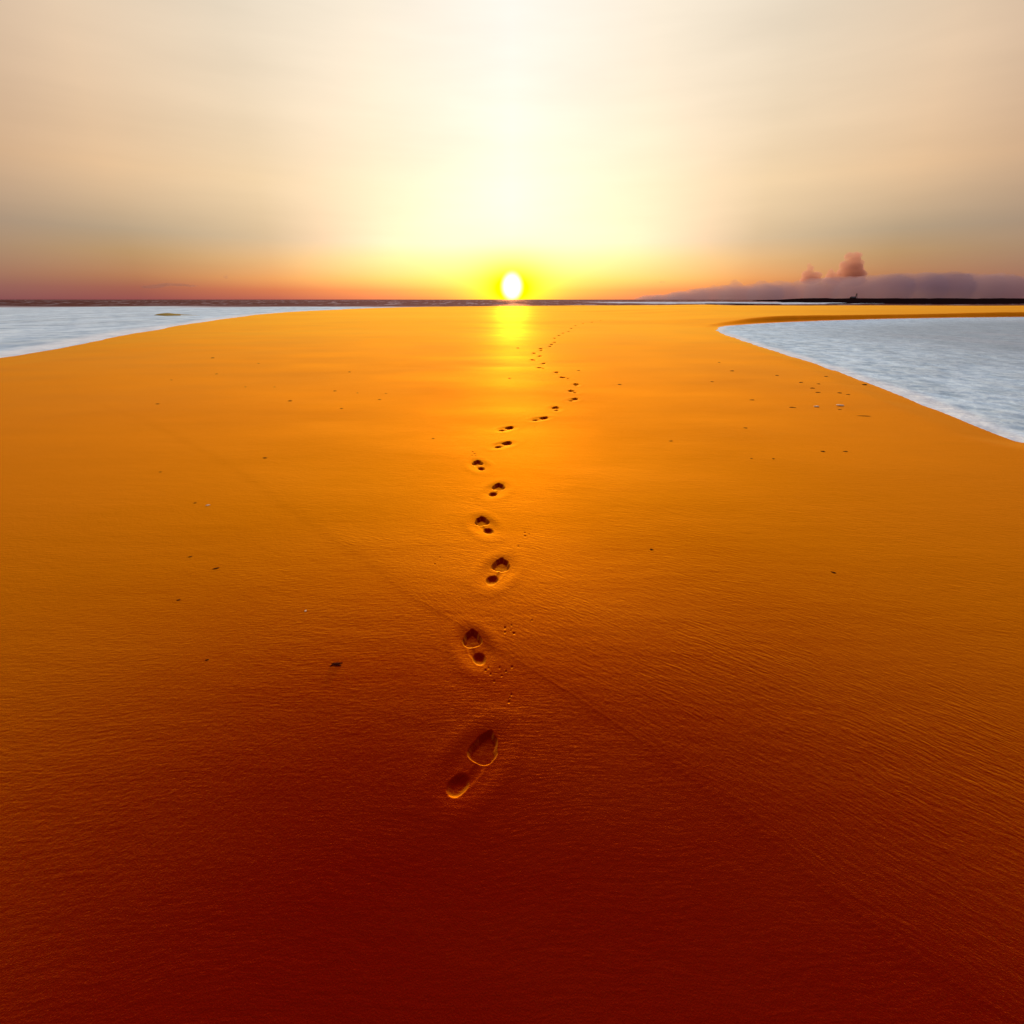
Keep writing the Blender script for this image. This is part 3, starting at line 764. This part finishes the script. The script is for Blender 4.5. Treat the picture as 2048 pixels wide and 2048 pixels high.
mesh_obj('wall', [(-w, -d_, -.6), (w, -d_, -.6), (w, d_, -.6), (-w, d_, -.6), (-w, -d_, h_), (w, -d_, h_), (w, d_, h_), (-w, d_, h_)],
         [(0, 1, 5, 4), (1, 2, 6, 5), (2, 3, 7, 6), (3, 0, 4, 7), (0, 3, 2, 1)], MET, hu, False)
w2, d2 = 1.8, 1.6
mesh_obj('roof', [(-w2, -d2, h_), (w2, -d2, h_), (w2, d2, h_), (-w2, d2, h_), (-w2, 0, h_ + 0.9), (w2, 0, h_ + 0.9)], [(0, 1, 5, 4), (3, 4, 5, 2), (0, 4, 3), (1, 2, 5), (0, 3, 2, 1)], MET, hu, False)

# ------------------------------------------------------------------ clouds (real volumes, far beyond the sea)
def cloud_mat(name, col, dens, aniso=0.2):
    m, q, out = new_mat(name)
    v = q.n('ShaderNodeVolumePrincipled'); v.inputs['Color'].default_value = col
    v.inputs['Density'].default_value = dens; v.inputs['Anisotropy'].default_value = 0.45
    q.put(out.inputs['Volume'], v.outputs[0]); return m
YC = 12000.0
def cloud(name, blobs, mat, label, vox, thick=1.0, YC=12000.0):
    V = []; Fc = []
    for (px, py, rx, rz) in blobs:            # centre and radii in photo pixels
        cx, cy, cz = at_dist(px, py, YC); k = YC / 528 / 2
        cy += random.uniform(-0.5, 0.5) * rx * k
        b = len(V); nl, nw = 8, 12
        for i in range(nl + 1):
            th = math.pi * i / nl
            for j in range(nw):
                a = 2 * math.pi * j / nw
                V.append((cx + rx * k * math.sin(th) * math.cos(a), cy + rx * k * thick * math.sin(th) * math.sin(a), cz + rz * k * math.cos(th)))
        for i in range(nl):
            for j in range(nw):
                p, q = b + i * nw + j, b + i * nw + (j + 1) % nw
                Fc.append((p, p + nw, q + nw, q))
    V = np.array(V); base = V.mean(0)
    o = mesh_obj(name, V - base, Fc, mat); o.location = base
    rm = o.modifiers.new('merge', 'REMESH'); rm.mode = 'VOXEL'; rm.voxel_size = vox
    tx = bpy.data.textures.new('cloud_lumps', 'CLOUDS'); tx.noise_scale = vox * 5; tx.noise_depth = 3
    dm = o.modifiers.new('lumps', 'DISPLACE'); dm.texture = tx; dm.strength = vox * 2.6; dm.mid_level = 0.5; dm.texture_coords = 'LOCAL'
    tag(o, label, 'cloud', 'evening clouds low over the sea'); return o
CM1 = cloud_mat('bank_cloud', (0.48, 0.36, 0.46, 1), 0.0016)
CM2 = cloud_mat('tower_cloud', (0.80, 0.47, 0.42, 1), 0.0055)
CM3 = cloud_mat('wisp_cloud', (0.40, 0.25, 0.28, 1), 0.0016)
top = [(1290, 592), (1340, 586), (1400, 578), (1440, 573), (1480, 572), (1520, 570), (1560, 568), (1600, 563), (1650, 558), (1700, 556), (1750, 552), (1800, 550), (1900, 548), (2020, 552)]
bl = []
for (x0, y0), (x1, y1) in zip(top[:-1], top[1:]):
    n = max(1, int((x1 - x0) / 14))
    for i in range(n):
        f = i / n; x = x0 + (x1 - x0) * f; yt = y0 + (y1 - y0) * f + random.uniform(-1.5, 2.5)
        rz = (606 - yt) / 2 + 2
        bl.append((x, yt + rz, 26 + random.uniform(-4, 6), rz))
for k_ in range(46):
    x = 1380 + k_ * 13 + random.uniform(-6, 6); yt = np.interp(x, [p_[0] for p_ in top], [p_[1] for p_ in top]); bl.append((x, yt + 3, random.uniform(5, 11), random.uniform(3, 7)))
bl += [(1467, 566, 6, 7), (1521, 567, 9, 6), (1475, 570, 10, 6), (1560, 566, 9, 5)]
cloud('cloud', bl, CM1, 'long grey purple cloud bank lying on the horizon at the right', 32, 2.2)
cloud('cloud', [(1703, 562, 28, 12), (1703, 550, 24, 11), (1700, 536, 20, 11), (1690, 530, 12, 8), (1713, 528, 13, 9), (1705, 520, 12, 7), (1697, 512, 8, 7), (1709, 511, 9, 6), (1720, 511, 7, 6), (1722, 541, 10, 9), (1686, 545, 12, 8)],
      CM2, 'tall pink cumulus cloud with a blocky top rising over the grey bank', 26, YC=15500.0)
cloud('cloud', [(1618, 560, 20, 8), (1617, 549, 11, 9), (1620, 539, 7, 8), (1617, 532, 4, 5), (1628, 550, 12, 6)], CM2, 'small pointed pink cloud puff left of the tall cumulus', 22, YC=15500.0)
cloud('cloud', [(1664, 561, 20, 8), (1663, 551, 11, 7), (1661, 544, 6, 6), (1672, 553, 9, 6)], CM2, 'low rounded cloud puff between the pointed puff and the tall cumulus', 22, YC=15500.0)
cloud('cloud', [(315, 572, 16, 3), (340, 569, 18, 3), (362, 570, 18, 2.5), (385, 572, 12, 2), (300, 574, 16, 3)], CM3, 'long flat mauve cloud streak low over the sea at the far left', 22)
cloud('cloud', [(453, 554, 5, 3), (456, 551, 2.5, 2.5)], CM3, 'tiny lone cloud puff high over the left sea', 14)
cloud('cloud', [(1325, 564, 6, 1.5), (1321, 564, 4, 1.5)], CM3, 'tiny thin cloud streak right of the sun above the bank', 14)
